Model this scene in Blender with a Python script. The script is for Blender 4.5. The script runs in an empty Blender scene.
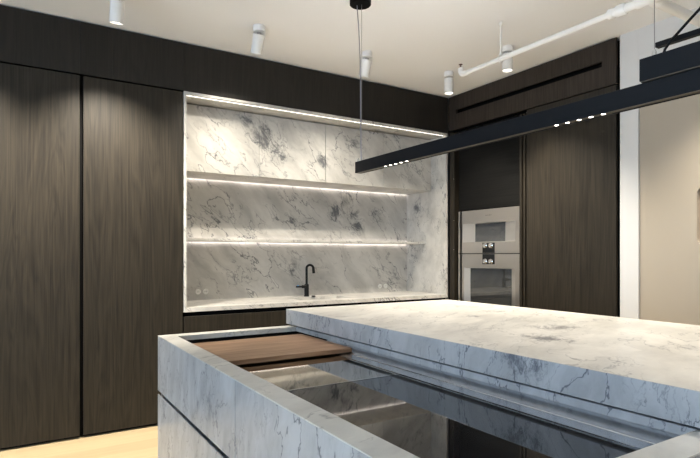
import bpy, bmesh, math, random
from mathutils import Vector, Matrix
random.seed(4)
C = bpy.context.scene.collection
PI = math.pi

# ------------------------------------------------------------------ materials
def new_mat(name):
    m = bpy.data.materials.new(name); m.use_nodes = True
    nt = m.node_tree; b = nt.nodes['Principled BSDF']
    return m, nt, b

def N(nt, typ, **kw):
    n = nt.nodes.new(typ)
    for k, v in kw.items():
        if hasattr(n, k): setattr(n, k, v)
        else: n.inputs[k].default_value = v
    return n

def setin(b, **kw):
    for k, v in kw.items():
        b.inputs[k.replace('_', ' ')].default_value = v

def plain(name, col, rough=0.5, metal=0.0, bump=0.0, bscale=200, ior=1.45, spec=None, coat=0.0):
    m, nt, b = new_mat(name)
    setin(b, Base_Color=(*col, 1), Roughness=rough, Metallic=metal, IOR=ior)
    if spec is not None: b.inputs['Specular IOR Level'].default_value = spec
    if coat: setin(b, Coat_Weight=coat, Coat_Roughness=0.02)
    tc = N(nt, 'ShaderNodeTexCoord'); no = N(nt, 'ShaderNodeTexNoise', Scale=bscale)
    nt.links.new(tc.outputs['Object'], no.inputs['Vector'])
    if bump:
        bp = N(nt, 'ShaderNodeBump', Strength=bump, Distance=0.002)
        nt.links.new(no.outputs['Fac'], bp.inputs['Height']); nt.links.new(bp.outputs['Normal'], b.inputs['Normal'])
    else:
        mr = N(nt, 'ShaderNodeMapRange'); mr.inputs['To Min'].default_value = max(rough - .01, 0); mr.inputs['To Max'].default_value = rough + .01
        nt.links.new(no.outputs['Fac'], mr.inputs['Value']); nt.links.new(mr.outputs['Result'], b.inputs['Roughness'])
    return m

def emit(name, col, s):
    m, nt, b = new_mat(name)
    setin(b, Base_Color=(.8, .8, .8, 1), Emission_Color=(*col, 1), Emission_Strength=s)
    return m

def math_n(nt, op, a, b=None, clamp=False):
    n = nt.nodes.new('ShaderNodeMath'); n.operation = op; n.use_clamp = clamp
    for i, v in enumerate((a, b)):
        if v is None: continue
        if hasattr(v, 'is_linked'): nt.links.new(v, n.inputs[i])
        else: n.inputs[i].default_value = v
    return n.outputs[0]

def vdot(nt, v, e):
    n = nt.nodes.new('ShaderNodeVectorMath'); n.operation = 'DOT_PRODUCT'
    nt.links.new(v, n.inputs[0]); n.inputs[1].default_value = e
    return n.outputs['Value']

def marble(name, base, vein, e, spots=(), rough=0.28, vstr=1.3, scale=1.0, warp=.17, along=.8, across=2.2, cs=2.0):
    """pale quartzite: clouds, long slanting veins, finer crackle, and dark broken clusters"""
    m, nt, b = new_mat(name)
    geo = N(nt, 'ShaderNodeNewGeometry'); P = geo.outputs['Position']
    e = Vector(e).normalized(); f = e.cross(Vector((.3, .9, .2))).normalized(); g = e.cross(f)
    wn = N(nt, 'ShaderNodeTexNoise', Scale=3.0 * scale, Detail=5.0); nt.links.new(P, wn.inputs['Vector'])
    sub = nt.nodes.new('ShaderNodeVectorMath'); sub.operation = 'SUBTRACT'; nt.links.new(wn.outputs['Color'], sub.inputs[0]); sub.inputs[1].default_value = (.5, .5, .5)
    scl = nt.nodes.new('ShaderNodeVectorMath'); scl.operation = 'SCALE'; nt.links.new(sub.outputs[0], scl.inputs[0]); scl.inputs['Scale'].default_value = warp
    add = nt.nodes.new('ShaderNodeVectorMath'); add.operation = 'ADD'; nt.links.new(P, add.inputs[0]); nt.links.new(scl.outputs[0], add.inputs[1])
    W = add.outputs[0]
    def coords(k_e, k_f):
        cx = nt.nodes.new('ShaderNodeCombineXYZ')
        nt.links.new(math_n(nt, 'MULTIPLY', vdot(nt, W, e), k_e), cx.inputs[0])
        nt.links.new(math_n(nt, 'MULTIPLY', vdot(nt, W, f), k_f), cx.inputs[1])
        nt.links.new(math_n(nt, 'MULTIPLY', vdot(nt, W, g), k_f), cx.inputs[2])
        return cx.outputs[0]
    def ridge(v, sc, width, detail=3.0):
        n = N(nt, 'ShaderNodeTexNoise', Scale=sc, Detail=detail, Roughness=.55); nt.links.new(v, n.inputs['Vector'])
        d = math_n(nt, 'ABSOLUTE', math_n(nt, 'SUBTRACT', n.outputs['Fac'], .5))
        mr = N(nt, 'ShaderNodeMapRange'); mr.inputs['From Max'].default_value = width; mr.inputs['To Min'].default_value = 1; mr.inputs['To Max'].default_value = 0
        nt.links.new(d, mr.inputs['Value'])
        return math_n(nt, 'POWER', mr.outputs['Result'], 1.6)
    def mask(sc, lo, hi):
        n = N(nt, 'ShaderNodeTexNoise', Scale=sc, Detail=3.0); nt.links.new(P, n.inputs['Vector'])
        mr = N(nt, 'ShaderNodeMapRange'); mr.inputs['From Min'].default_value = lo; mr.inputs['From Max'].default_value = hi
        nt.links.new(n.outputs['Fac'], mr.inputs['Value']); return mr.outputs['Result']
    c1 = coords(along * scale, across * scale)
    big = math_n(nt, 'MULTIPLY', ridge(c1, 1.3, .009, 5), mask(2.2, .42, .56))
    fine = math_n(nt, 'MULTIPLY', ridge(c1, 3.6, .016, 7), mask(3.7, .43, .60))
    soft = math_n(nt, 'MULTIPLY', ridge(c1, 1.6, .10), mask(1.7, .40, .68))
    tot = math_n(nt, 'ADD', math_n(nt, 'MULTIPLY', big, .75 * vstr), math_n(nt, 'MULTIPLY', fine, .60 * vstr))
    tot = math_n(nt, 'ADD', tot, math_n(nt, 'MULTIPLY', soft, .20 * vstr))
    if spots:
        cl = None
        for (x, y, z, r) in spots:
            s2 = nt.nodes.new('ShaderNodeVectorMath'); s2.operation = 'DISTANCE'; nt.links.new(W, s2.inputs[0]); s2.inputs[1].default_value = (x, y, z)
            mr = N(nt, 'ShaderNodeMapRange'); mr.inputs['From Min'].default_value = 0; mr.inputs['From Max'].default_value = r * 1.25; mr.inputs['To Min'].default_value = 1; mr.inputs['To Max'].default_value = 0
            nt.links.new(s2.outputs['Value'], mr.inputs['Value'])
            cl = mr.outputs['Result'] if cl is None else math_n(nt, 'MAXIMUM', cl, mr.outputs['Result'])
        c2 = coords(.8 * cs, 1.5 * cs)
        n = N(nt, 'ShaderNodeTexNoise', Scale=4.0, Detail=12.0, Roughness=.80, Distortion=.5); nt.links.new(c2, n.inputs['Vector'])
        mr = N(nt, 'ShaderNodeMapRange'); mr.inputs['From Min'].default_value = .59; mr.inputs['From Max'].default_value = .76
        nt.links.new(math_n(nt, 'ADD', n.outputs['Fac'], math_n(nt, 'MULTIPLY', math_n(nt, 'SUBTRACT', cl, .28), .34)), mr.inputs['Value'])
        tot = math_n(nt, 'ADD', tot, mr.outputs['Result'])
        tot = math_n(nt, 'ADD', tot, math_n(nt, 'MULTIPLY', math_n(nt, 'MULTIPLY', ridge(c2, 3.0, .035, 8), cl), 1.0))
    tot = math_n(nt, 'MINIMUM', tot, .92)
    cn = N(nt, 'ShaderNodeTexNoise', Scale=2.6, Detail=8.0, Roughness=.62); nt.links.new(c1, cn.inputs['Vector'])
    cr = N(nt, 'ShaderNodeValToRGB'); nt.links.new(cn.outputs['Fac'], cr.inputs['Fac'])
    cr.color_ramp.elements[0].position = .36; cr.color_ramp.elements[0].color = (*[c * .80 for c in base], 1)
    cr.color_ramp.elements[1].position = .62; cr.color_ramp.elements[1].color = (*[min(c * 1.08, 1) for c in base], 1)
    mx = N(nt, 'ShaderNodeMix'); mx.data_type = 'RGBA'
    nt.links.new(tot, mx.inputs['Factor']); nt.links.new(cr.outputs['Color'], mx.inputs['A']); mx.inputs['B'].default_value = (*vein, 1)
    nt.links.new(mx.outputs['Result'], b.inputs['Base Color'])
    b.inputs['Roughness'].default_value = rough
    return m

def wood(name, dark, light, grain='Z', k=1.0, rough=.45, contrast=(.35, .7), fine=90, bump=.25, spec=.3):
    m, nt, b = new_mat(name)
    geo = N(nt, 'ShaderNodeNewGeometry'); oi = N(nt, 'ShaderNodeObjectInfo')
    off = nt.nodes.new('ShaderNodeVectorMath'); off.operation = 'SCALE'; off.inputs[0].default_value = (7.3, 5.1, 3.7)
    nt.links.new(oi.outputs['Random'], off.inputs['Scale'])
    ad = nt.nodes.new('ShaderNodeVectorMath'); ad.operation = 'ADD'; nt.links.new(geo.outputs['Position'], ad.inputs[0]); nt.links.new(off.outputs[0], ad.inputs[1])
    def mp(a, c):
        s = {'X': (c, a, a), 'Y': (a, c, a), 'Z': (a, a, c)}[grain]
        n = nt.nodes.new('ShaderNodeMapping'); n.inputs['Scale'].default_value = s; nt.links.new(ad.outputs[0], n.inputs['Vector']); return n.outputs[0]
    n1 = N(nt, 'ShaderNodeTexNoise', Scale=1.0, Detail=4.0, Roughness=.6); nt.links.new(mp(fine * k, 2.0 * k), n1.inputs['Vector'])
    n2 = N(nt, 'ShaderNodeTexNoise', Scale=1.0, Detail=3.0, Distortion=.8); nt.links.new(mp(7 * k, .55 * k), n2.inputs['Vector'])
    w = math_n(nt, 'FRACT', math_n(nt, 'MULTIPLY', n2.outputs['Fac'], 9.0))
    w = math_n(nt, 'ABSOLUTE', math_n(nt, 'SUBTRACT', w, .5))
    t = math_n(nt, 'ADD', math_n(nt, 'MULTIPLY', n1.outputs['Fac'], .8), math_n(nt, 'MULTIPLY', w, .35))
    cr = N(nt, 'ShaderNodeValToRGB'); nt.links.new(t, cr.inputs['Fac'])
    cr.color_ramp.elements[0].position = contrast[0]; cr.color_ramp.elements[0].color = (*dark, 1)
    cr.color_ramp.elements[1].position = contrast[1]; cr.color_ramp.elements[1].color = (*light, 1)
    nt.links.new(cr.outputs['Color'], b.inputs['Base Color'])
    b.inputs['Roughness'].default_value = rough; b.inputs['Specular IOR Level'].default_value = spec
    bp = N(nt, 'ShaderNodeBump', Strength=bump, Distance=.001); nt.links.new(n1.outputs['Fac'], bp.inputs['Height']); nt.links.new(bp.outputs['Normal'], b.inputs['Normal'])
    return m

def floor_mat():
    m, nt, b = new_mat('oak_floor')
    geo = N(nt, 'ShaderNodeNewGeometry')
    br = N(nt, 'ShaderNodeTexBrick'); nt.links.new(geo.outputs['Position'], br.inputs['Vector'])
    br.inputs['Color1'].default_value = (.47, .375, .225, 1); br.inputs['Color2'].default_value = (.42, .32, .19, 1); br.inputs['Mortar'].default_value = (.42, .32, .19, 1)
    br.inputs['Scale'].default_value = 1; br.inputs['Mortar Size'].default_value = .0015; br.inputs['Brick Width'].default_value = 2.1; br.inputs['Row Height'].default_value = .19
    mp = nt.nodes.new('ShaderNodeMapping'); mp.inputs['Scale'].default_value = (1.2, 40, 1); nt.links.new(geo.outputs['Position'], mp.inputs['Vector'])
    n = N(nt, 'ShaderNodeTexNoise', Scale=1.0, Detail=5.0, Distortion=.5); nt.links.new(mp.outputs[0], n.inputs['Vector'])
    mr = N(nt, 'ShaderNodeMapRange'); mr.inputs['To Min'].default_value = .8; mr.inputs['To Max'].default_value = 1.15; nt.links.new(n.outputs['Fac'], mr.inputs['Value'])
    mx = nt.nodes.new('ShaderNodeVectorMath'); mx.operation = 'SCALE'; nt.links.new(br.outputs['Color'], mx.inputs[0]); nt.links.new(mr.outputs['Result'], mx.inputs['Scale'])
    nt.links.new(mx.outputs[0], b.inputs['Base Color']); b.inputs['Roughness'].default_value = .45
    return m

def brushed(name, col, axis, rough=.22, metal=1.0, coat=0.0, spread=.12, bump=.06):
    m, nt, b = new_mat(name)
    geo = N(nt, 'ShaderNodeNewGeometry')
    s = {'X': (2, 300, 300), 'Y': (300, 2, 300), 'Z': (300, 300, 2)}[axis]
    mp = nt.nodes.new('ShaderNodeMapping'); mp.inputs['Scale'].default_value = s; nt.links.new(geo.outputs['Position'], mp.inputs['Vector'])
    n = N(nt, 'ShaderNodeTexNoise', Scale=1.0, Detail=2.0); nt.links.new(mp.outputs[0], n.inputs['Vector'])
    mr = N(nt, 'ShaderNodeMapRange'); mr.inputs['To Min'].default_value = max(.02, rough - spread / 2); mr.inputs['To Max'].default_value = rough + spread / 2
    nt.links.new(n.outputs['Fac'], mr.inputs['Value']); nt.links.new(mr.outputs['Result'], b.inputs['Roughness'])
    setin(b, Base_Color=(*col, 1), Metallic=metal)
    if bump:
        bp = N(nt, 'ShaderNodeBump', Strength=bump, Distance=.0005); nt.links.new(n.outputs['Fac'], bp.inputs['Height']); nt.links.new(bp.outputs['Normal'], b.inputs['Normal'])
    if coat: setin(b, Coat_Weight=coat, Coat_Roughness=.01)
    return m

D = 4.47                 # front plane of the back-wall joinery
XB = 4.10                # front plane of the right-hand joinery
CEIL = 3.145
M = {}
M['marble'] = marble('pale_veined_stone', (.575, .56, .525), (.10, .105, .115), (.75, .1, -.75),
    [(1.84, 4.72, 2.59, .14), (1.97, 4.72, 2.50, .17), (2.11, 4.72, 2.44, .15), (2.22, 4.72, 2.32, .12), (3.18, 5.18, 1.98, .15), (3.31, 5.18, 1.84, .13), (3.0, 4.72, 2.55, .14), (3.05, 5.18, 1.86, .12), (2.50, 5.18, 1.75, .12), (3.62, 5.18, 1.82, .13), (3.35, 5.18, 1.70, .14), (2.63, 4.72, 2.33, .10),
     (2.5, 5.18, 1.22, .12), (3.9, 5.18, 1.13, .10), (4.07, 4.95, 1.95, .12)])
M['marble_island'] = marble('blue_grey_veined_stone_shaded', (.42, .43, .44), (.11, .12, .14), (.2, .22, -.95),  # same stone as the tops, side faces shaded by a darker, cooler colour
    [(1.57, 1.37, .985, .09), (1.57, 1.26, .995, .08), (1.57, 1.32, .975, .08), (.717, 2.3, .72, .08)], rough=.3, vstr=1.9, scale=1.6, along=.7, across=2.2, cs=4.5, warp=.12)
M['marble_top'] = marble('honed_stone_top_lit', (.65, .635, .59), (.16, .16, .165), (.9, .45, 0),  # same stone, painted lighter and warmer for the light on top faces
    [(2.35, 1.75, 1.01, .16), (2.0, 1.55, 1.01, .14), (2.7, 2.45, 1.01, .12), (2.35, 2.35, 1.01, .1), (2.25, 1.1, 1.01, .1)], rough=.33, vstr=.95, cs=3.5, warp=.2)
M['oak'] = wood('dark_stained_oak', (.0115, .0090, .0062), (.0340, .0275, .0185), 'Z', rough=.5, contrast=(.3, .75), bump=.15)
M['oak_fascia'] = wood('dark_stained_oak_bulkhead', (.012, .0103, .0086), (.0215, .0185, .015), 'Z', rough=.5)
M['oak_warm_lit'] = wood('dark_stained_oak_warm_lit', (.022, .0165, .0125), (.045, .035, .028), 'Z', rough=.5)  # redder oak, colour also lifted for the light reaching the right bulkhead
M['black_oak'] = wood('black_oak', (.004, .004, .004), (.010, .0098, .009), 'Y', rough=.6, spec=.1)
M['walnut'] = wood('walnut_board', (.20, .11, .06), (.40, .25, .15), 'X', k=1.0, rough=.42, fine=70)
M['black'] = plain('matt_black', (.004, .004, .004), .8, spec=.1)
M['floor'] = floor_mat()
M['ceiling'] = plain('white_ceiling_paint', (.87, .87, .865), .9, bump=.1)
M['white'] = plain('white_wall_paint', (.68, .675, .665), .8, bump=.05)
M['beige'] = plain('beige_lacquer', (.43, .375, .30), .42)
M['roomwall'] = plain('grey_white_wall_paint', (.74, .73, .71), .9, bump=.05)
M['spot_white'] = plain('white_powder_coat', (.80, .79, .77), .45)
M['pipe'] = plain('white_pipe_paint', (.82, .80, .76), .4)
M['beam'] = plain('blue_black_anodised', (.008, .0095, .0125), .38, spec=.2)
M['beam_trim'] = plain('bronze_edge_trim', (.10, .085, .065), .4, .6)
M['cable'] = plain('black_cable', (.006, .006, .007), .6, spec=.2)
M['wire'] = plain('steel_wire', (.35, .33, .32), .35, 1.0)
M['clear_cable'] = plain('grey_cable', (.22, .22, .25), .4)
M['steel'] = brushed('brushed_stainless', (.66, .68, .71), 'Y', .22, spread=.06, bump=.02)
M['steel_edge'] = brushed('polished_stainless_edge', (.75, .74, .72), 'X', .15)
M['worktop'] = plain('mirror_finish_bronze_steel', (.50, .46, .395), .04, 1.0)
M['ceran'] = plain('black_ceramic_glass', (.012, .012, .013), .025, ior=1.75)
M['oven_steel'] = brushed('oven_stainless', (.60, .565, .52), 'Y', .34, coat=.9)
M['oven_bevel'] = brushed('oven_bevelled_steel', (.78, .76, .73), 'Z', .35, coat=.4)
M['oven_glass'] = plain('oven_window_glass', (.035, .036, .036), .03, ior=1.9)
M['chrome'] = plain('chrome', (.85, .85, .84), .12, 1.0)
M['oven_black'] = plain('black_display_glass', (.008, .008, .008), .08)
M['tap'] = plain('black_tap_finish', (.008, .008, .008), .4, spec=.25)
M['socket'] = plain('white_socket_plastic', (.82, .81, .77), .4)
M['led'] = emit('led_strip', (1.0, .95, .88), 5.0)
M['led_cool'] = emit('led_strip_soft', (1.0, .90, .86), 7.0)
M['led_dim'] = emit('led_strip_dim', (1.0, .90, .86), 4.0)
M['lens'] = emit('spot_lens', (1.0, .93, .80), 5.0)
M['lens_small'] = emit('spot_lens_small', (1.0, .93, .82), 9.0)
M['red'] = plain('sprinkler_brass', (.10, .045, .04), .4, .6)
M['blue'] = plain('blue_indicator', (.1, .4, .8), .4)
M['ink'] = plain('engraved_lettering', (.07, .065, .06), .5)

# ------------------------------------------------------------------ mesh helpers
def box(bm, x0, x1, y0, y1, z0, z1, bev=0.0, seg=1):
    r = bmesh.ops.create_cube(bm, size=1)
    vs = r['verts']
    for v in vs:
        v.co = Vector((x0 + (v.co.x + .5) * (x1 - x0), y0 + (v.co.y + .5) * (y1 - y0), z0 + (v.co.z + .5) * (z1 - z0)))
    if bev:
        es = {e for v in vs for e in v.link_edges}
        bmesh.ops.bevel(bm, geom=list(es), offset=bev, segments=seg, profile=.5, affect='EDGES')
    return bm

def frame_for(d):
    d = Vector(d).normalized(); a = Vector((0, 0, 1)) if abs(d.z) < .9 else Vector((1, 0, 0))
    u = d.cross(a).normalized(); return u, d.cross(u).normalized()

def lathe(bm, o, axis, prof, n=24):
    """prof: list of (radius, distance along axis)"""
    o = Vector(o); axis = Vector(axis).normalized(); u, w = frame_for(axis); rings = []
    for (r, t) in prof:
        c = o + axis * t
        if r < 1e-6: rings.append([bm.verts.new(c)])
        else: rings.append([bm.verts.new(c + (u * math.cos(2 * PI * i / n) + w * math.sin(2 * PI * i / n)) * r) for i in range(n)])
    for a, b2 in zip(rings, rings[1:]):
        for i in range(n):
            j = (i + 1) % n
            q = [a[i % len(a)], a[j % len(a)], b2[j % len(b2)], b2[i % len(b2)]]
            q = list(dict.fromkeys(q))
            if len(q) > 2: bm.faces.new(q)
    return bm

def tube(bm, pts, r, n=12):
    pts = [Vector(p) for p in pts]; rings = []
    pu = None
    for i, p in enumerate(pts):
        d = (pts[min(i + 1, len(pts) - 1)] - pts[max(i - 1, 0)]).normalized()
        if pu is None: u, w = frame_for(d)
        else:
            u = (pu - d * pu.dot(d)).normalized(); w = d.cross(u)
        pu = u; rr = r[i] if isinstance(r, (list, tuple)) else r
        rings.append([bm.verts.new(p + (u * math.cos(2 * PI * k / n) + w * math.sin(2 * PI * k / n)) * rr) for k in range(n)])
    for a, b2 in zip(rings, rings[1:]):
        for i in range(n): bm.faces.new((a[i], a[(i + 1) % n], b2[(i + 1) % n], b2[i]))
    bm.faces.new(rings[0]); bm.faces.new(rings[-1])
    return bm

def prism_y(bm, prof, y0, y1):
    """extrude an (x,z) profile along Y"""
    a = [bm.verts.new((x, y0, z)) for x, z in prof]; b2 = [bm.verts.new((x, y1, z)) for x, z in prof]
    bm.faces.new(a); bm.faces.new(b2)
    for i in range(len(prof)):
        j = (i + 1) % len(prof); bm.faces.new((a[i], a[j], b2[j], b2[i]))
    return bm

def B(): return bmesh.new()

def obj(name, bm, mat, parent=None, smooth=False, origin=None):
    """link bm as ONE mesh object; bm is in world coordinates"""
    bmesh.ops.recalc_face_normals(bm, faces=bm.faces)
    base = Vector((0, 0, 0))
    if parent is not None: base = parent['_base'] if False else Vector(BASE[parent.name])
    elif origin is not None: base = Vector(origin)
    else:
        lo = [min(v.co[i] for v in bm.verts) for i in range(3)]; hi = [max(v.co[i] for v in bm.verts) for i in range(3)]
        base = Vector(((lo[0] + hi[0]) / 2, (lo[1] + hi[1]) / 2, lo[2]))
    bmesh.ops.translate(bm, vec=-base, verts=bm.verts)
    me = bpy.data.meshes.new(name); bm.to_mesh(me); bm.free()
    me.materials.append(mat)
    if smooth:
        for p in me.polygons: p.use_smooth = True
        me.set_sharp_from_angle(angle=math.radians(40))
    o = bpy.data.objects.new(name, me); C.objects.link(o)
    if parent is not None: o.parent = parent
    else: o.location = base
    BASE[o.name] = tuple(base)
    return o
BASE = {}

def tag(o, label, cat, group=None):
    o['label'] = label; o['category'] = cat
    if group: o['group'] = group
    return o

def thing(name, label, cat, loc, group=None):
    o = bpy.data.objects.new(name, None); C.objects.link(o); o.location = loc
    o.empty_display_size = .1
    BASE[o.name] = tuple(loc)
    return tag(o, label, cat, group)

def struct(name, bm, mat, parent=None):
    o = obj(name, bm, mat, parent)
    if parent is None: o['kind'] = 'structure'
    return o

def dup(root, loc, label, group=None):
    r = root.copy(); C.objects.link(r); r.location = loc; r['label'] = label
    if group: r['group'] = group
    for ch in list(root.children):
        c = ch.copy(); C.objects.link(c); c.parent = r
        for g in list(ch.children):
            d = g.copy(); C.objects.link(d); d.parent = c
    return r

# ------------------------------------------------------------------ the room
struct('floor', box(B(), -3.6, 5.6, -3.6, 5.4, -.1, 0), M['floor'])
struct('ceiling', box(B(), -3.6, 5.6, -3.6, 5.4, CEIL, CEIL + .1), M['ceiling'])
struct('wall_back', box(B(), -3.6, 5.6, 5.28, 5.4, 0, CEIL), M['roomwall'])
struct('wall_front', box(B(), -3.6, 5.6, -3.6, -3.5, 0, CEIL), M['roomwall'])
bm = B()
box(bm, -3.6, -3.5, -3.5, -2.6, 0, CEIL); box(bm, -3.6, -3.5, 3.6, 5.28, 0, CEIL)
box(bm, -3.6, -3.5, -2.6, 3.6, 0, .25); box(bm, -3.6, -3.5, -2.6, 3.6, 2.85, CEIL)
struct('wall_left', bm, M['roomwall'])
bm = B()
for y in (-2.6, -.56, 1.5, 3.54): box(bm, -3.58, -3.52, y, y + .06, .25, 2.85)
box(bm, -3.58, -3.52, -2.54, 3.54, .25, .31); box(bm, -3.58, -3.52, -2.54, 3.54, 2.79, 2.85)
struct('window_1', bm, M['black'])
bm = B()
box(bm, 4.76, 4.86, 2.47, 5.28, 0, CEIL)                       # behind the joinery
box(bm, 4.115, 4.76, 2.33, 2.480, 0, CEIL, .002)                # white pier
box(bm, 4.115, 4.30, -3.5, 2.33, 2.66, CEIL)                  # header above the sliding door
box(bm, 4.115, 4.30, -3.5, -1.2, 0, 2.66)
struct('wall_right', bm, M['white'])

# beige sliding door with a recessed pull
def rounded_cutter(x0, x1, y0, y1, z0, z1, r):
    b = B(); pts = []
    for (cy, cz, a0) in ((y1 - r, z1 - r, 0), (y0 + r, z1 - r, 90), (y0 + r, z0 + r, 180), (y1 - r, z0 + r, 270)):
        for k in range(9):
            a = math.radians(a0 + k * 90 / 8); pts.append((cy + r * math.cos(a), cz + r * math.sin(a)))
    a = [b.verts.new((x0, y, z)) for y, z in pts]; c = [b.verts.new((x1, y, z)) for y, z in pts]
    b.faces.new(a); b.faces.new(c)
    for i in range(len(pts)):
        j = (i + 1) % len(pts); b.faces.new((a[i], a[j], c[j], c[i]))
    return b
door = struct('door_1', box(B(), 4.128, 4.20, -1.198, 2.327, .01, 2.655), M['beige'])
door.location = door.location  # sits in its track behind the header
HY1 = 1.913
cut = obj('cutter', rounded_cutter(4.10, 4.175, HY1 - .16, HY1, 1.455, 1.865, .045), M['beige'])
md = door.modifiers.new('cut', 'BOOLEAN'); md.object = cut; md.operation = 'DIFFERENCE'; md.solver = 'EXACT'
dg = bpy.context.evaluated_depsgraph_get()
me = bpy.data.meshes.new_from_object(door.evaluated_get(dg)); door.modifiers.clear(); door.data = me
bpy.data.objects.remove(cut)
bm = B()
for (ya, yb, za, zb) in ((HY1 - .165, HY1 + .005, 1.447, 1.455), (HY1 - .165, HY1 + .005, 1.865, 1.873)):
    pass
bm.free()

# ------------------------------------------------------------------ back-wall tall cabinets
def tall_cabinet_back(x0, x1, label, first_gap):
    t = thing('tall_cabinet', label, 'cabinet', ((x0 + x1) / 2, D + .3, 0), 'dark oak tall cabinets of the back wall')
    obj('body', box(B(), x0 + .002, x1 - .002, D + .024, 5.24, .03, 2.732), M['black'], t)
    obj('door', box(B(), x0 + .003, x1 - first_gap, D, D + .022, .022, 2.730, .0012), M['oak'], t)
    obj('plinth', box(B(), x0 + .002, x1 - .002, D + .045, D + .08, 0.0, .03), M['black'], t)
    return t
tall_cabinet_back(-1.30, -.42, 'dark stained oak tall cabinet standing left of the photo edge', .02)
tall_cabinet_back(-.42, .427, 'dark stained oak tall cabinet at the far left, left of the black finger gap', .022)
tall_cabinet_back(.427, 1.172, 'dark stained oak tall cabinet between the black finger gap and lit alcove', .003)

bm = B(); x = [-1.9, -.42, .08, .56, 1.172]
bh = thing('bulkhead', 'long dark oak bulkhead along the back wall under the ceiling above cabinets and alcove', 'bulkhead', (1.2, D + .3, 2.738))
for a, b2 in zip([-1.9, 0, .407, .636, 1.1715], [0, .407, .636, 1.1715, 4.095]):
    obj('panel', box(B(), a + .0004, b2 - .0004, D, D + .022, 2.742, CEIL - .010, .0003), M['oak_fascia'], bh)
obj('carcass', box(B(), -1.9, 4.095, D + .024, 5.24, 2.77, CEIL - .002), M['black'], bh)

# ------------------------------------------------------------------ stone alcove
AX0, AX1 = 1.177, 4.088; YB = 5.18; Z0, Z1 = .905, 2.738
al = thing('stone_alcove', 'lit recessed alcove lined in pale veined stone in the back wall', 'alcove', (2.63, 4.8, .94))
obj('back_panel', box(B(), AX0, AX1, YB, YB + .02, .94, Z1), M['marble'], al)
obj('side_panel', box(B(), AX0, AX0 + .022, D - .004, YB, Z0, Z1, .001), M['marble'], al)
obj('side_panel', box(B(), AX1 - .022, AX1, D - .004, YB, Z0, Z1, .001), M['marble'], al)
bm = B()
box(bm, AX0 + .022, AX1 - .022, D - .004, 4.505, 2.716, Z1, .001); box(bm, AX0 + .022, AX1 - .022, 4.521, YB, 2.716, Z1, .001)
box(bm, AX0 + .022, AX1 - .022, 4.505, 4.521, 2.728, Z1)
obj('soffit_panel', bm, M['marble'], al)
o = obj('led_strip', box(B(), AX0 + .03, AX1 - .03, 4.5055, 4.5205, 2.7185, 2.7275), M['led'], al); o['label'] = 'white glowing strip light in the soffit'

ct = thing('countertop', 'pale stone countertop along the floor of the lit alcove', 'countertop', (2.63, 4.8, .905))
bm = B(); SX0, SX1, SY0, SY1 = 2.35, 2.95, 4.66, 4.98
a0, a1, b0, b1 = AX0 + .0225, AX1 - .0225, D - .004, YB - .001
box(bm, a0, SX0, b0, b1, Z0, .94); box(bm, SX1, a1, b0, b1, Z0, .94); box(bm, SX0, SX1, b0, SY0, Z0, .94); box(bm, SX0, SX1, SY1, b1, Z0, .94)
obj('slab', bm, M['marble'], ct)
sk = thing('sink', 'shallow stone sink sunk into the alcove countertop below the black tap', 'sink', (2.65, 4.82, .80))
bm = B(); w = .0
box(bm, SX0 + .001, SX0 + .012, SY0 + .001, SY1 - .001, .80, .925); box(bm, SX1 - .012, SX1 - .001, SY0 + .001, SY1 - .001, .80, .925)
box(bm, SX0 + .012, SX1 - .012, SY0 + .001, SY0 + .012, .80, .925); box(bm, SX0 + .012, SX1 - .012, SY1 - .012, SY1 - .001, .80, .925)
box(bm, SX0 + .012, SX1 - .012, SY0 + .012, SY1 - .012, .80, .812)
obj('basin', bm, M['marble'], sk)
obj('drain', lathe(B(), (2.65, 4.82, .812), (0, 0, 1), [(0, 0), (.04, 0), (.04, .004), (.03, .005), (0, .003)]), M['chrome'], sk, True)

# upper cabinets inside the alcove
seams = [AX0 + .024, 1.945, 2.665, 3.392, AX1 - .024]
names = ['stone-fronted upper cabinet at the left end of the alcove', 'stone-fronted upper cabinet second from the left, right of the dark smoky vein cluster',
         'stone-fronted upper cabinet third from the left, behind the pendant wire', 'stone-fronted upper cabinet at the right end of the alcove behind the pendant beam']
for i in range(4):
    a, b2 = seams[i], seams[i + 1]
    t = thing('wall_cabinet', names[i], 'cabinet', ((a + b2) / 2, 4.95, 2.118), 'stone-fronted upper cabinets of the alcove')
    obj('body', box(B(), a + .001, b2 - .001, 4.742, YB - .001, 2.136, 2.712), M['black'], t)
    obj('door', box(B(), a + .0018, b2 - .0018, 4.72, 4.74, 2.118, 2.706, .0008), M['marble'], t)
    obj('bottom_panel', box(B(), a, b2, 4.74, 5.158, 2.118, 2.135), M['marble'], t)
    o = obj('led_strip', box(B(), a + (.01 if i == 0 else 0), b2 - (.01 if i == 3 else 0), 5.160, 5.178, 2.126, 2.135), M['led_cool'], t); o['label'] = 'warm white strip light under the cabinet'

sh = thing('stone_shelf', 'thin pale stone shelf spanning the alcove between the two glowing light strips', 'shelf', (2.63, 5.0, 1.512))
obj('slab', box(B(), AX0 + .023, AX1 - .023, 4.82, 5.156, 1.508, 1.534, .001), M['marble'], sh)
obj('led_strip', box(B(), AX0 + .03, AX1 - .03, 5.158, 5.176, 1.523, 1.530), M['led_dim'], sh)['label'] = 'strip light glowing upward behind the shelf'
obj('led_strip', box(B(), AX0 + .03, AX1 - .03, 5.158, 5.176, 1.512, 1.519), M['led_cool'], sh)['label'] = 'strip light glowing downward behind the shelf'
obj('back_rail', box(B(), AX0 + .03, AX1 - .03, 5.157, 5.178, 1.5195, 1.5225), M['black'], sh)

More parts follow.
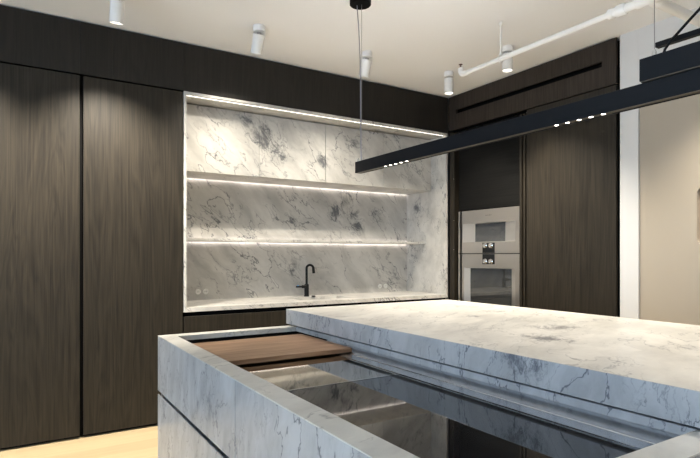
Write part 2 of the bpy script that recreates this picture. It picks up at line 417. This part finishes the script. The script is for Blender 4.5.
# tap
tx, ty = 2.620, 5.05
tp = thing('kitchen_tap', 'matt black gooseneck tap with side lever standing on the alcove countertop', 'tap', (tx, ty, .94))
obj('base', lathe(B(), (tx, ty, .94), (0, 0, 1), [(0, 0), (.030, 0), (.030, .008), (.024, .012), (.024, .125), (.018, .132), (0, .132)]), M['tap'], tp, True)
dirx = Vector((.94, -.34, 0)); R = .036
pts = [Vector((tx, ty, .94 + .12)), Vector((tx, ty, 1.15)), Vector((tx, ty, 1.238))]
for k in range(1, 13):
    a = PI - k * (PI * .95) / 12
    pts.append(Vector((tx, ty, 1.238)) + dirx * (R + R * math.cos(a)) + Vector((0, 0, R * math.sin(a))))
obj('spout', tube(B(), pts, .0125, 14), M['tap'], tp, True)
e = pts[-1]
obj('spray_head', lathe(B(), e + Vector((0, 0, .005)), (dirx.x * .08, dirx.y * .08, -1), [(0, 0), (.0135, 0), (.0145, .02), (.0155, .060), (.012, .065), (0, .065)]), M['tap'], tp, True)
lv = obj('lever', lathe(B(), (tx - .02, ty - .01, 1.045), (-1, -.15, .03), [(0, 0), (.017, 0), (.017, .04), (.010, .045), (.009, .115), (0, .117)]), M['tap'], tp, True)
obj('indicator', lathe(B(), (tx - .118, ty - .030, 1.058), (0, -.3, 1), [(0, 0), (.008, 0), (.008, .004), (0, .004)], 12), M['blue'], lv, True)['label'] = 'small blue indicator'
obj('drain_knob', lathe(B(), (tx + .04, ty - .08, .94), (0, 0, 1), [(0, 0), (.022, 0), (.022, .006), (.016, .012), (0, .013)]), M['tap'], tp, True)

# round sockets in the splashback
def socket(x, z, label):
    t = thing('wall_socket', label, 'socket', (x, YB, z), 'round white sockets in the splashback')
    pl = obj('plate', lathe(B(), (x, YB, z), (0, -1, 0), [(0, 0), (.027, 0), (.027, .005), (.024, .008), (.018, .008), (.017, .004), (0, .004)], 28), M['socket'], t, True)
    bm = B()
    for dx in (-.007, .007): lathe(bm, (x + dx, YB - .0041, z), (0, -1, 0), [(0, 0), (.003, 0), (0, .0005)], 10)
    obj('pin_holes', bm, M['black'], pl)
socket(1.500, 1.022, 'round white socket, leftmost of the pair at the left end of the splashback')
socket(1.575, 1.022, 'round white socket, right one of the pair at the left end of the splashback')
socket(3.665, 1.010, 'round white socket, left one of the pair at the right end of the splashback')
socket(3.745, 1.010, 'round white socket, rightmost of the pair at the right end of the splashback')

# base cabinets below the countertop
bx = [1.177, 2.10, 3.05, 4.088]
bl = ['dark oak base cabinet below the left end of the alcove', 'dark oak base cabinet below the middle of the alcove, behind the island end', 'dark oak base cabinet below the right end of the alcove, behind the island']
for i in range(3):
    a, b2 = bx[i], bx[i + 1]
    t = thing('base_cabinet', bl[i], 'cabinet', ((a + b2) / 2, D + .3, 0), 'dark oak base cabinets below the alcove')
    obj('body', box(B(), a + .001, b2 - .001, D + .05, 5.17, .03, .79), M['black'], t)
    obj('plinth', box(B(), a + .001, b2 - .001, D + .045, D + .08, 0, .03), M['black'], t)
    d = obj('drawer', box(B(), a + .0015, b2 - .0015, D, D + .022, .45, .868, .001), M['oak'], t)
    obj('drawer', box(B(), a + .0015, b2 - .0015, D, D + .022, .022, .425, .001), M['oak'], t)
    obj('finger_rail', box(B(), a + .001, b2 - .001, D + .035, D + .049, .79, .9), M['black'], t)

# ------------------------------------------------------------------ right-hand joinery
t = thing('corner_post', 'narrow dark oak upright between the stone alcove and the ovens', 'post', (XB + .2, 4.405, 0))
obj('upright', box(B(), XB, XB + .5, 4.375, 4.445, 0, 2.735, .001), M['oak'], t)
obj('edge_strip', box(B(), XB + .004, XB + .3, 4.4455, 4.468, 0, 2.735), M['black'], t)
obj('screw_cap', lathe(B(), (XB, 4.382, 2.22), (-1, 0, 0), [(0, 0), (.006, 0), (.005, .003), (0, .003)], 12), M['chrome'], t, True)
obj('screw_cap', lathe(B(), (XB, 4.382, 1.76), (-1, 0, 0), [(0, 0), (.004, 0), (.003, .002), (0, .002)], 12), M['chrome'], t, True)
obj('screw_cap', lathe(B(), (XB, 4.382, 1.44), (-1, 0, 0), [(0, 0), (.004, 0), (.003, .002), (0, .002)], 12), M['chrome'], t, True)

OY0, OY1 = 3.487, 4.318        # ovens, right edge / left edge
oc = thing('oven_cabinet', 'black oak tall housing cabinet around the two ovens', 'cabinet', (XB + .3, 3.92, 0))
obj('upper_door', box(B(), XB + .028, XB + .048, OY0 - .002, OY1 + .01, 1.866, 2.735, .001), M['black_oak'], oc)
obj('lower_door', box(B(), XB + .028, XB + .048, OY0 - .002, OY1 + .01, .06, .78, .001), M['black_oak'], oc)
bm = B(); box(bm, XB + .05, XB + .62, OY1 + .012, OY1 + .03, 0, 2.735); box(bm, XB + .05, XB + .62, OY0 - .009, OY0 - .003, 0, 2.735)
box(bm, XB + .60, XB + .62, OY0, OY1, 0, 2.735)
obj('side_panels', bm, M['black'], oc)
box_b = box(B(), XB + .05, XB + .58, OY0, OY1, 1.858, 1.864)
obj('shelf_board', box_b, M['black'], oc)

def oven(label, z0, z1, glass, outer, z_in0, z_in1, ctrl):
    """faces -X.  glass/outer = (y_left, y_right)"""
    XF = XB + .012
    t = thing('oven', label, 'oven', (XF + .25, (OY0 + OY1) / 2, z0), 'ovens stacked beside the alcove')
    obj('housing', box(B(), XF + .03, XF + .5, OY0 + .01, OY1 - .01, z0 + .004, z1 - .004), M['black'], t)
    yl, yr = outer; gl, gr = glass
    # door with a hole where the bevelled window recess sits
    yh = OY1 - .050
    bm = B()
    box(bm, XF, XF + .028, OY0, yr, z0, z1); box(bm, XF, XF + .028, yl, yh, z0, z1)
    box(bm, XF, XF + .028, yr, yl, z_in1, z1); box(bm, XF, XF + .028, yr, yl, z0, z_in0)
    bmesh.ops.remove_doubles(bm, verts=bm.verts, dist=1e-5)
    dr = obj('door', bm, M['oven_steel'], t)
    obj('trim', box(B(), XF - .003, XF + .028, OY1 - .022, OY1, z0, z1), M['oven_steel'], t)
    obj('shadow_gap', box(B(), XF + .018, XF + .028, yh, OY1 - .022, z0 + .01, z1 - .01), M['black'], t)
    bm = B(); dp = .022
    def quad(*p): bm.faces.new([bm.verts.new(q) for q in p])
    quad((XF, yl, z_in0), (XF, yl, z_in1), (XF + dp, gl, z_in1 - .006), (XF + dp, gl, z_in0 + .004))
    quad((XF, yr, z_in0), (XF, yr, z_in1), (XF + dp, gr, z_in1 - .006), (XF + dp, gr, z_in0 + .004))
    quad((XF, yl, z_in1), (XF, yr, z_in1), (XF + dp, gr, z_in1 - .006), (XF + dp, gl, z_in1 - .006))
    quad((XF, yl, z_in0), (XF, yr, z_in0), (XF + dp, gr, z_in0 + .004), (XF + dp, gl, z_in0 + .004))
    obj('window_bevel', bm, M['oven_bevel'], dr)
    obj('window_pane', box(B(), XF + dp - .001, XF + dp + .006, gr, gl, z_in0 + .004, z_in1 - .006), M['oven_glass'], dr)
    cz0, cz1, kz = ctrl
    cy0, cy1 = 3.80, 3.965
    cp = obj('control_panel', box(B(), XF - .004, XF + .001, cy0, cy1, cz0, cz1, .001), M['oven_black'], t)
    for ky in (3.925, 3.846):
        obj('knob', lathe(B(), (XF - .004, ky, kz), (-1, 0, 0), [(0, 0), (.026, 0), (.026, .004), (.021, .007), (.021, .017), (.018, .019), (0, .019)], 28), M['chrome'], cp, True)
    return t
ov = oven('upper stainless oven, shallower one, with small window above two chrome knobs', 1.3975, 1.853, (4.09, 3.68), (4.255, 3.535), 1.515, 1.715, (1.40, 1.505, 1.478))
oven('lower stainless oven with wide dark window, partly hidden behind the island top', .79, 1.390, (4.16, 3.60), (4.235, 3.535), .86, 1.245, (1.285, 1.388, 1.315))
cu = bpy.data.curves.new('lettering', 'FONT'); cu.body = 'GAGGENAU'; cu.size = .013; cu.extrude = .0004; cu.align_x = 'CENTER'; cu.align_y = 'CENTER'; cu.space_character = 1.25
to = bpy.data.objects.new('lettering', cu); C.objects.link(to); to.rotation_euler = (PI / 2, 0, -PI / 2)
bpy.context.view_layer.update(); me = bpy.data.meshes.new_from_object(to.evaluated_get(bpy.context.evaluated_depsgraph_get()))
bpy.data.objects.remove(to)
me.materials.clear(); me.materials.append(M['ink'])
to = bpy.data.objects.new('lettering', me); C.objects.link(to); to.parent = ov; to.rotation_euler = (PI / 2, 0, -PI / 2)
to.location = Vector((XB + .0115, 3.885, 1.79)) - Vector(BASE[ov.name]); to['label'] = 'small dark lettering'

# uprights, tall door, bulkhead
t = thing('pocket_panel', 'thin dark oak upright panels right of the ovens, edge of a pocket door', 'panel', (XB + .2, 3.44, 0))
obj('front_edge', box(B(), XB, XB + .5, 3.452, 3.476, 0, 2.735, .001), M['oak'], t)
obj('rear_edge', box(B(), XB + .006, XB + .5, 3.415, 3.436, 0, 2.735, .001), M['oak'], t)
obj('slot', box(B(), XB + .05, XB + .5, 3.437, 3.451, 0, 2.735), M['black'], t)
t = thing('tall_cabinet', 'dark stained oak tall cabinet door on the right wall between ovens and white pier', 'cabinet', (XB + .3, 2.93, 0))
obj('body', box(B(), XB + .024, XB + .62, 2.497, 3.40, .03, 2.756), M['black'], t)
obj('door', box(B(), XB, XB + .022, 2.502, 3.392, .022, 2.754, .0012), M['oak'], t)
obj('plinth', box(B(), XB + .045, XB + .08, 2.497, 3.40, 0, .03), M['black'], t)
t = thing('bulkhead', 'dark oak bulkhead with long black air slot above ovens on the right wall', 'bulkhead', (XB + .2, 3.4, 2.742))
bm = B(); sy0, sy1, sz0, sz1 = 2.625, 4.345, 2.933, 2.977; y0, y1 = 2.502, 4.466
box(bm, XB, XB + .022, y0, y1, 2.764, sz0); box(bm, XB, XB + .022, y0, y1, sz1, CEIL - .010)
box(bm, XB, XB + .022, y0, sy0, sz0, sz1); box(bm, XB, XB + .022, sy1, y1, sz0, sz1)
bmesh.ops.remove_doubles(bm, verts=bm.verts, dist=1e-5)
obj('panel', bm, M['oak_warm_lit'], t)
obj('air_slot', box(B(), XB + .10, XB + .12, y0, y1, 2.77, CEIL - .003), M['black'], t)
obj('slot_duct', box(B(), XB + .023, XB + .099, y0, y1, 2.765, 2.90), M['black'], t)

# ------------------------------------------------------------------ kitchen island
IX0, IX1, IY0, IY1 = .717, 2.92, .645, 3.303
isl = thing('kitchen_island', 'large island clad in blue-grey veined stone with a sunken steel work well', 'island', ((IX0 + IX1) / 2, (IY0 + IY1) / 2, 0))
mi = M['marble_island']; mt = M['marble_top']
bm = B()
box(bm, IX0 + .045, IX1 - .04, IY0 + .04, IY1 - .04, 0, .10); box(bm, IX0 + .03, IX1 - .02, IY0 + .02, IY1 - .022, .10, .80)
box(bm, 1.605, IX1 - .05, IY0 + .05, IY1 - .03, .80, .9095)
obj('carcass', bm, M['black'], isl)
sy = 1.98
for (a, b2) in ((sy + .003, IY1), (IY0, sy - .003)):
    obj('drawer', box(B(), IX0, IX0 + .020, a, b2, .574, .8955, .0012), mi, isl)
    # lower drawer front with a bevelled top edge forming the finger groove
    obj('drawer', prism_y(B(), [(IX0, .10), (IX0 + .020, .10), (IX0 + .020, .525), (IX0 + .006, .551), (IX0, .551)], a, b2), mi, isl)
obj('finger_groove', box(B(), IX0 + .021, IX0 + .0295, IY0 + .02, IY1 - .022, .50, .60), M['steel'], isl)
obj('end_panel', box(B(), IX0 + .0205, IX1, IY1 - .020, IY1, .10, .8955, .001), mi, isl)
obj('end_panel', box(B(), IX0 + .0205, IX1, IY0, IY0 + .018, .10, .8955, .001), mi, isl)
obj('side_panel', box(B(), IX1 - .019, IX1, IY0 + .019, IY1 - .021, .10, .8955, .001), mi, isl)
# rim frame: one C-shaped stone frame around the well
WX0, WX1, WY0, WY1 = .810, 1.585, .735, 3.213
for cap, und in (((IX0, WX0, IY0, IY1), (IX0 + .0215, WX0, IY0 + .019, IY1 - .021)), ((WX0, WX1 + .02, WY1, IY1), (WX0, WX1 + .02, WY1, IY1 - .021)), ((WX0, WX1 + .02, IY0, WY0), (WX0, WX1 + .02, IY0 + .019, WY0))):
    b_ = B(); box(b_, *cap, .896, .90); box(b_, *und, .871, .896)
    obj('rim', b_, mt, isl)['label'] = 'flat pale stone rim around the well'
obj('upstand', box(B(), WX1, WX1 + .0195, IY0 + .02, IY1 - .003, .8715, .90, .0008), mi, isl)
# steel gutter profile
obj('gutter', prism_y(B(), [(1.458, .83), (1.458, .8475), (1.524, .8475), (1.5255, .8495), (1.529, .8495), (1.5305, .8465), (1.5845, .8712), (1.604, .8712), (1.604, .83)], WY0 + .001, 2.78), M['steel'], isl)
for q in ((IX0 + .03, WX0 - .002, IY0 + .03, IY1 - .03, .829, .8705), (WX0, 1.604, WY1 + .004, IY1 - .03, .80, .8705), (WX0, 1.604, IY0 + .03, WY0 - .004, .80, .8705)):
    obj('well_liner', box(B(), *q), M['black'], isl)
obj('well_floor', box(B(), WX0, 1.604, WY0 + .001, WY1 - .001, .80, .828), M['black'], isl)
obj('worktop', box(B(), WX0 + .002, 1.4555, 1.916, 3.02, .8295, .845, .0008), M['worktop'], isl)['label'] = 'mirror-polished bronze steel worktop'

tag(obj('island_countertop', box(B(), 1.570, 3.045, .60, 3.330, .910, 1.010, .0015), M['marble_island'], None), 'thick pale veined stone slab raised on the right half of the island', 'countertop')
slab = bpy.data.objects['island_countertop']
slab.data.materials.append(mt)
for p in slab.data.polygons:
    if p.normal.z > .9: p.material_index = 1  # upward face takes the lit copy of the stone

ck = thing('induction_cooktop', 'black mirror-like glass cooktop sunk in the near half of the island well', 'cooktop', (1.13, 1.32, .829))
obj('glass', box(B(), WX0 + .002, 1.4555, WY0 + .003, 1.905, .8295, .845, .0008), M['ceran'], ck)
obj('edge_trim', box(B(), WX0 + .002, 1.4555, 1.906, 1.915, .8295, .8462), M['steel_edge'], ck)

bb = box(B(), WX0 + .006, 1.545, 2.445, 3.050, .8535, .8765, .0015, 2); box(bb, WX0 + .03, WX0 + .05, 2.50, 3.0, .8455, .8545)
tag(obj('chopping_board', bb, M['walnut']), 'brown walnut board resting across the far end of the island well', 'board')

# ------------------------------------------------------------------ ceiling spots
def spot(x, y, tilt, label, power, ang=104, blend=1.0):
    t = thing('ceiling_spotlight', label, 'spotlight', (x, y, CEIL - .25), 'white cylinder ceiling spotlights')
    obj('base', lathe(B(), (x, y, CEIL), (0, 0, -1), [(0, 0), (.047, 0), (.047, .044), (.044, .047), (0, .047)], 32), M['spot_white'], t, True)
    d = Vector((0, math.sin(tilt), -math.cos(tilt)))
    o = Vector((x, y, CEIL - .062))
    obj('pivot', tube(B(), [(x, y, CEIL - .05), o + d * .01], .017, 14), M['wire'], t, True)
    ba = obj('barrel', lathe(B(), o, d, [(0, 0), (.041, 0), (.045, .004), (.045, .140), (.0445, .142), (.040, .142), (.037, .132), (0, .132)], 32), M['spot_white'], t, True)
    obj('lens', lathe(B(), o + d * .1325, d, [(0, 0), (.036, 0), (0, .002)], 24), M['lens'], ba, True)
    li = bpy.data.lights.new('spot_lamp', 'SPOT'); li.energy = power; li.spot_size = math.radians(ang); li.spot_blend = blend; li.color = (1, .91, .77); li.shadow_soft_size = .03
    lo = bpy.data.objects.new('spot_lamp', li); C.objects.link(lo); lo.parent = t
    lo.location = o + d * .15 - Vector(BASE[t.name]); lo.rotation_euler = d.to_track_quat('-Z', 'Y').to_euler()
    return t
PW = 250
LS = [(-.42, 3.857, .22, 'white ceiling spotlight above the left edge of the photo'),
      (.575, 3.857, .22, 'white cylinder ceiling spotlight, leftmost, cut by the top edge of the photo'),
      (1.590, 3.857, .42, 'white cylinder ceiling spotlight tilted towards the left part of the alcove'),
      (2.592, 3.857, .38, 'white cylinder ceiling spotlight right beside the pendant wires'),
      (3.545, 3.857, .0, 'white cylinder ceiling spotlight nearest the corner where dark bulkheads meet'),
      (3.530, 3.12, .0, 'white cylinder ceiling spotlight behind the white pipe'),
      (3.555, 1.50, .0, 'white ceiling spotlight near the beige sliding door, right of the photo')]
for (x, y, tl, lb), k in zip(LS, (1.5, 1.5, .46, .36, .8, 1.3, .9)): spot(x, y, tl, lb, PW * k)

# ------------------------------------------------------------------ linear pendant
BX0, BX1, BY0, BY1, BZ0, BZ1 = 2.0, 2.05, -.30, 3.126, 1.950, 2.027
pd = thing('pendant_light', 'long blue-black linear pendant beam hung on wires over the island', 'pendant light', (2.025, 1.5, 1.950))
bm = B(); box(bm, BX0, BX1, BY0, BY1, BZ0 + .010, BZ1, .001)
box(bm, BX0, BX0 + .004, BY0, BY1, BZ0, BZ0 + .012); box(bm, BX1 - .004, BX1, BY0, BY1, BZ0, BZ0 + .012)
box(bm, BX0 + .004, BX1 - .004, BY1 - .003, BY1, BZ0, BZ0 + .012)
obj('beam', bm, M['beam'], pd)
obj('louvre', box(B(), BX0 + .0045, BX1 - .0045, BY0, BY1 - .0035, BZ0 + .0035, BZ0 + .0095), M['beam_trim'], pd)
for g0 in (2.80, 1.512, .21):
    for k in range(5):
        y = g0 - k * .0555
        ln = obj('lamp_lens', lathe(B(), (2.025, y, BZ0 + .0034), (0, 0, -1), [(0, 0), (.0085, 0), (.0085, .0008), (.006, .0012), (0, .001)], 20), M['lens_small'], pd, True)
        li = bpy.data.lights.new('beam_lamp', 'SPOT'); li.energy = 6; li.spot_size = math.radians(128); li.spot_blend = 1.0; li.color = (1, .90, .79); li.shadow_soft_size = .01
        lo = bpy.data.objects.new('beam_lamp', li); C.objects.link(lo); lo.parent = pd; lo.location = Vector((2.025, y, BZ0 - .003)) - Vector(BASE[pd.name])
# the beam also throws light upwards from a diffuser along its top
up = obj('uplight_diffuser', box(B(), BX0 + .008, BX1 - .008, 1.14, BY1 - .06, BZ1 - .0005, BZ1 + .0015), emit('uplight_diffuser', (1.0, .985, .98), 36.0), pd)
bm = B(); box(bm, 1.988, 2.075, -.30, 1.122, 2.032, 2.116, .001)
obj('driver_box', bm, M['beam'], pd)
obj('driver_trim', box(B(), 1.990, 2.073, -.298, 1.118, 2.0275, 2.0315), M['beam_trim'], pd)
bm = B(); box(bm, 2.05, 2.075, -.30, 1.097, 2.165, 2.184, .001); box(bm, 2.05, 2.075, -.2, -.17, 2.121, 2.165)
obj('mounting_rail', bm, M['cable'], pd)
obj('canopy', lathe(B(), (2.018, 3.085, CEIL), (0, 0, -1), [(0, 0), (.074, 0), (.074, .034), (.070, .038), (0, .038)], 40), M['black'], pd, True)
obj('suspension_wire', tube(B(), [(2.022, 3.075, CEIL - .036), (2.022, 3.075, BZ1)], .0018, 8), M['wire'], pd, True)
p0 = Vector((2.000, 3.100, CEIL - .036)); pts = []
for k in range(25):
    s = k / 24; pts.append((2.000 + .022 * s + .012 * math.sin(s * PI), 3.100 - .018 * s - .006 * math.sin(s * 2 * PI), CEIL - .036 + (BZ1 - CEIL + .036) * s))
obj('power_cable', tube(B(), pts, .0032, 8), M['clear_cable'], pd, True)
obj('wire_gripper', lathe(B(), (2.012, 3.105, BZ1), (0, 0, 1), [(0, 0), (.006, 0), (.006, .02), (.003, .028), (0, .028)], 14), M['chrome'], pd, True)
obj('suspension_wire', tube(B(), [(2.03, 1.088, CEIL), (2.03, 1.088, 2.150)], .0016, 8), M['wire'], pd, True)
obj('wire_gripper', lathe(B(), (2.03, 1.088, 2.116), (0, 0, 1), [(0, 0), (.0075, 0), (.0075, .022), (.004, .034), (0, .036)], 14), M['chrome'], pd, True)
pts = [(2.03, 1.055, 2.124), (2.03, 1.05, 2.139), (2.03, 1.028, 2.165), (2.03, 0.997, 2.19), (2.03, 0.964, 2.217), (2.03, 0.931, 2.243)]
obj('power_cable', tube(B(), pts + [(2.03, .80, 2.40), (2.03, .62, 2.75), (2.03, .55, CEIL)], .005, 10), M['cable'], pd, True)

# ------------------------------------------------------------------ sprinkler pipe
PX, PZ = 3.112, CEIL - .28
pp = thing('sprinkler_pipe', 'white painted sprinkler pipe hung under the ceiling at upper right', 'pipe', (PX, 2.5, PZ))
el = [(PX, 3.20, PZ)] + [(PX, 3.20 + .045 * math.sin(a), PZ + .045 - .045 * math.cos(a)) for a in [k * PI / 16 for k in range(1, 9)]]
obj('thin_pipe', tube(B(), [(PX, 1.92, PZ), (PX, 3.20, PZ)], .0195, 20), M['pipe'], pp, True)
obj('elbow', tube(B(), [(PX, 3.165, PZ)] + el + [(PX, 3.245, PZ + .058)], .0235, 20), M['pipe'], pp, True)
sp = obj('sprinkler_head', lathe(B(), (PX, 3.245, PZ + .055), (0, 0, 1), [(0, 0), (.012, 0), (.012, .010), (.006, .012), (.006, .022), (.003, .023), (.003, .030), (.016, .031), (.016, .034), (0, .035)], 18), M['red'], pp, True)
obj('coupling', lathe(B(), (PX, 1.945, PZ), (0, -1, 0), [(0, 0), (.030, 0), (.032, .004), (.032, .03), (.028, .034), (.028, .05), (.036, .054), (.036, .105), (.032, .11), (0, .11)], 28), M['pipe'], pp, True)
obj('thick_pipe', tube(B(), [(PX, 1.85, PZ), (PX, -.6, PZ)], .0275, 24), M['pipe'], pp, True)
bm = B(); lathe(bm, (PX, 1.77, PZ), (0, -1, 0), [(0, 0), (.033, 0), (.036, .004), (.036, .026), (.033, .03), (.033, .13), (.036, .134), (.036, .156), (.033, .16), (0, .16)], 28)
lathe(bm, (PX, 1.69, PZ), (1, 0, 0), [(.0, 0), (.036, 0), (.036, .055), (.0385, .058), (.0385, .08), (0, .08)], 28)
obj('tee', bm, M['pipe'], pp, True)
obj('branch_pipe', tube(B(), [(PX + .04, 1.69, PZ), (4.114, 1.69, PZ)], .031, 24), M['pipe'], pp, True)
hy = 2.815
obj('hanger_rod', tube(B(), [(PX, hy, CEIL), (PX, hy, PZ + .03)], .0065, 10), M['pipe'], pp, True)
obj('hanger_cup', lathe(B(), (PX, hy, CEIL), (0, 0, -1), [(0, 0), (.016, 0), (.012, .03), (.006, .034), (0, .034)], 16), M['pipe'], pp, True)
bm = B(); tube(bm, [(PX + .026 * math.cos(a), hy, PZ + .026 * math.sin(a)) for a in [k * PI / 12 for k in range(24)] + [0]], .004, 8)
tube(bm, [(PX, hy, PZ + .024), (PX, hy, PZ + .05)], .010, 10)
obj('hanger_clamp', bm, M['pipe'], pp, True)

# ------------------------------------------------------------------ daylight and camera
w = bpy.data.worlds.new('World'); bpy.context.scene.world = w; w.use_nodes = True
bg = w.node_tree.nodes['Background']; bg.inputs['Color'].default_value = (.62, .79, 1.0, 1); bg.inputs['Strength'].default_value = 4.8
li = bpy.data.lights.new('daylight_portal', 'AREA'); li.shape = 'RECTANGLE'; li.size = 6.2; li.size_y = 2.6; li.cycles.is_portal = True
lo = bpy.data.objects.new('daylight_portal', li); C.objects.link(lo); lo.location = (-3.55, .5, 1.55); lo.rotation_euler = (0, -PI / 2, 0)
lo.rotation_euler = Vector((1, 0, 0)).to_track_quat('-Z', 'Z').to_euler()

cam = bpy.data.cameras.new('camera'); co = bpy.data.objects.new('camera', cam); C.objects.link(co)
co.location = (0, 0, 1.38); co.rotation_euler = (PI / 2, 0, -math.atan(334 / 533))
cam.sensor_width = 36; cam.lens = 533 / 700 * 36; cam.shift_y = (255 - 229) / 700; cam.clip_start = .02
sc = bpy.context.scene; sc.camera = co
vs = sc.view_settings; vs.view_transform = 'Standard'; vs.look = 'None'; vs.gamma = 1; vs.use_curve_mapping = False; vs.exposure = 0.0
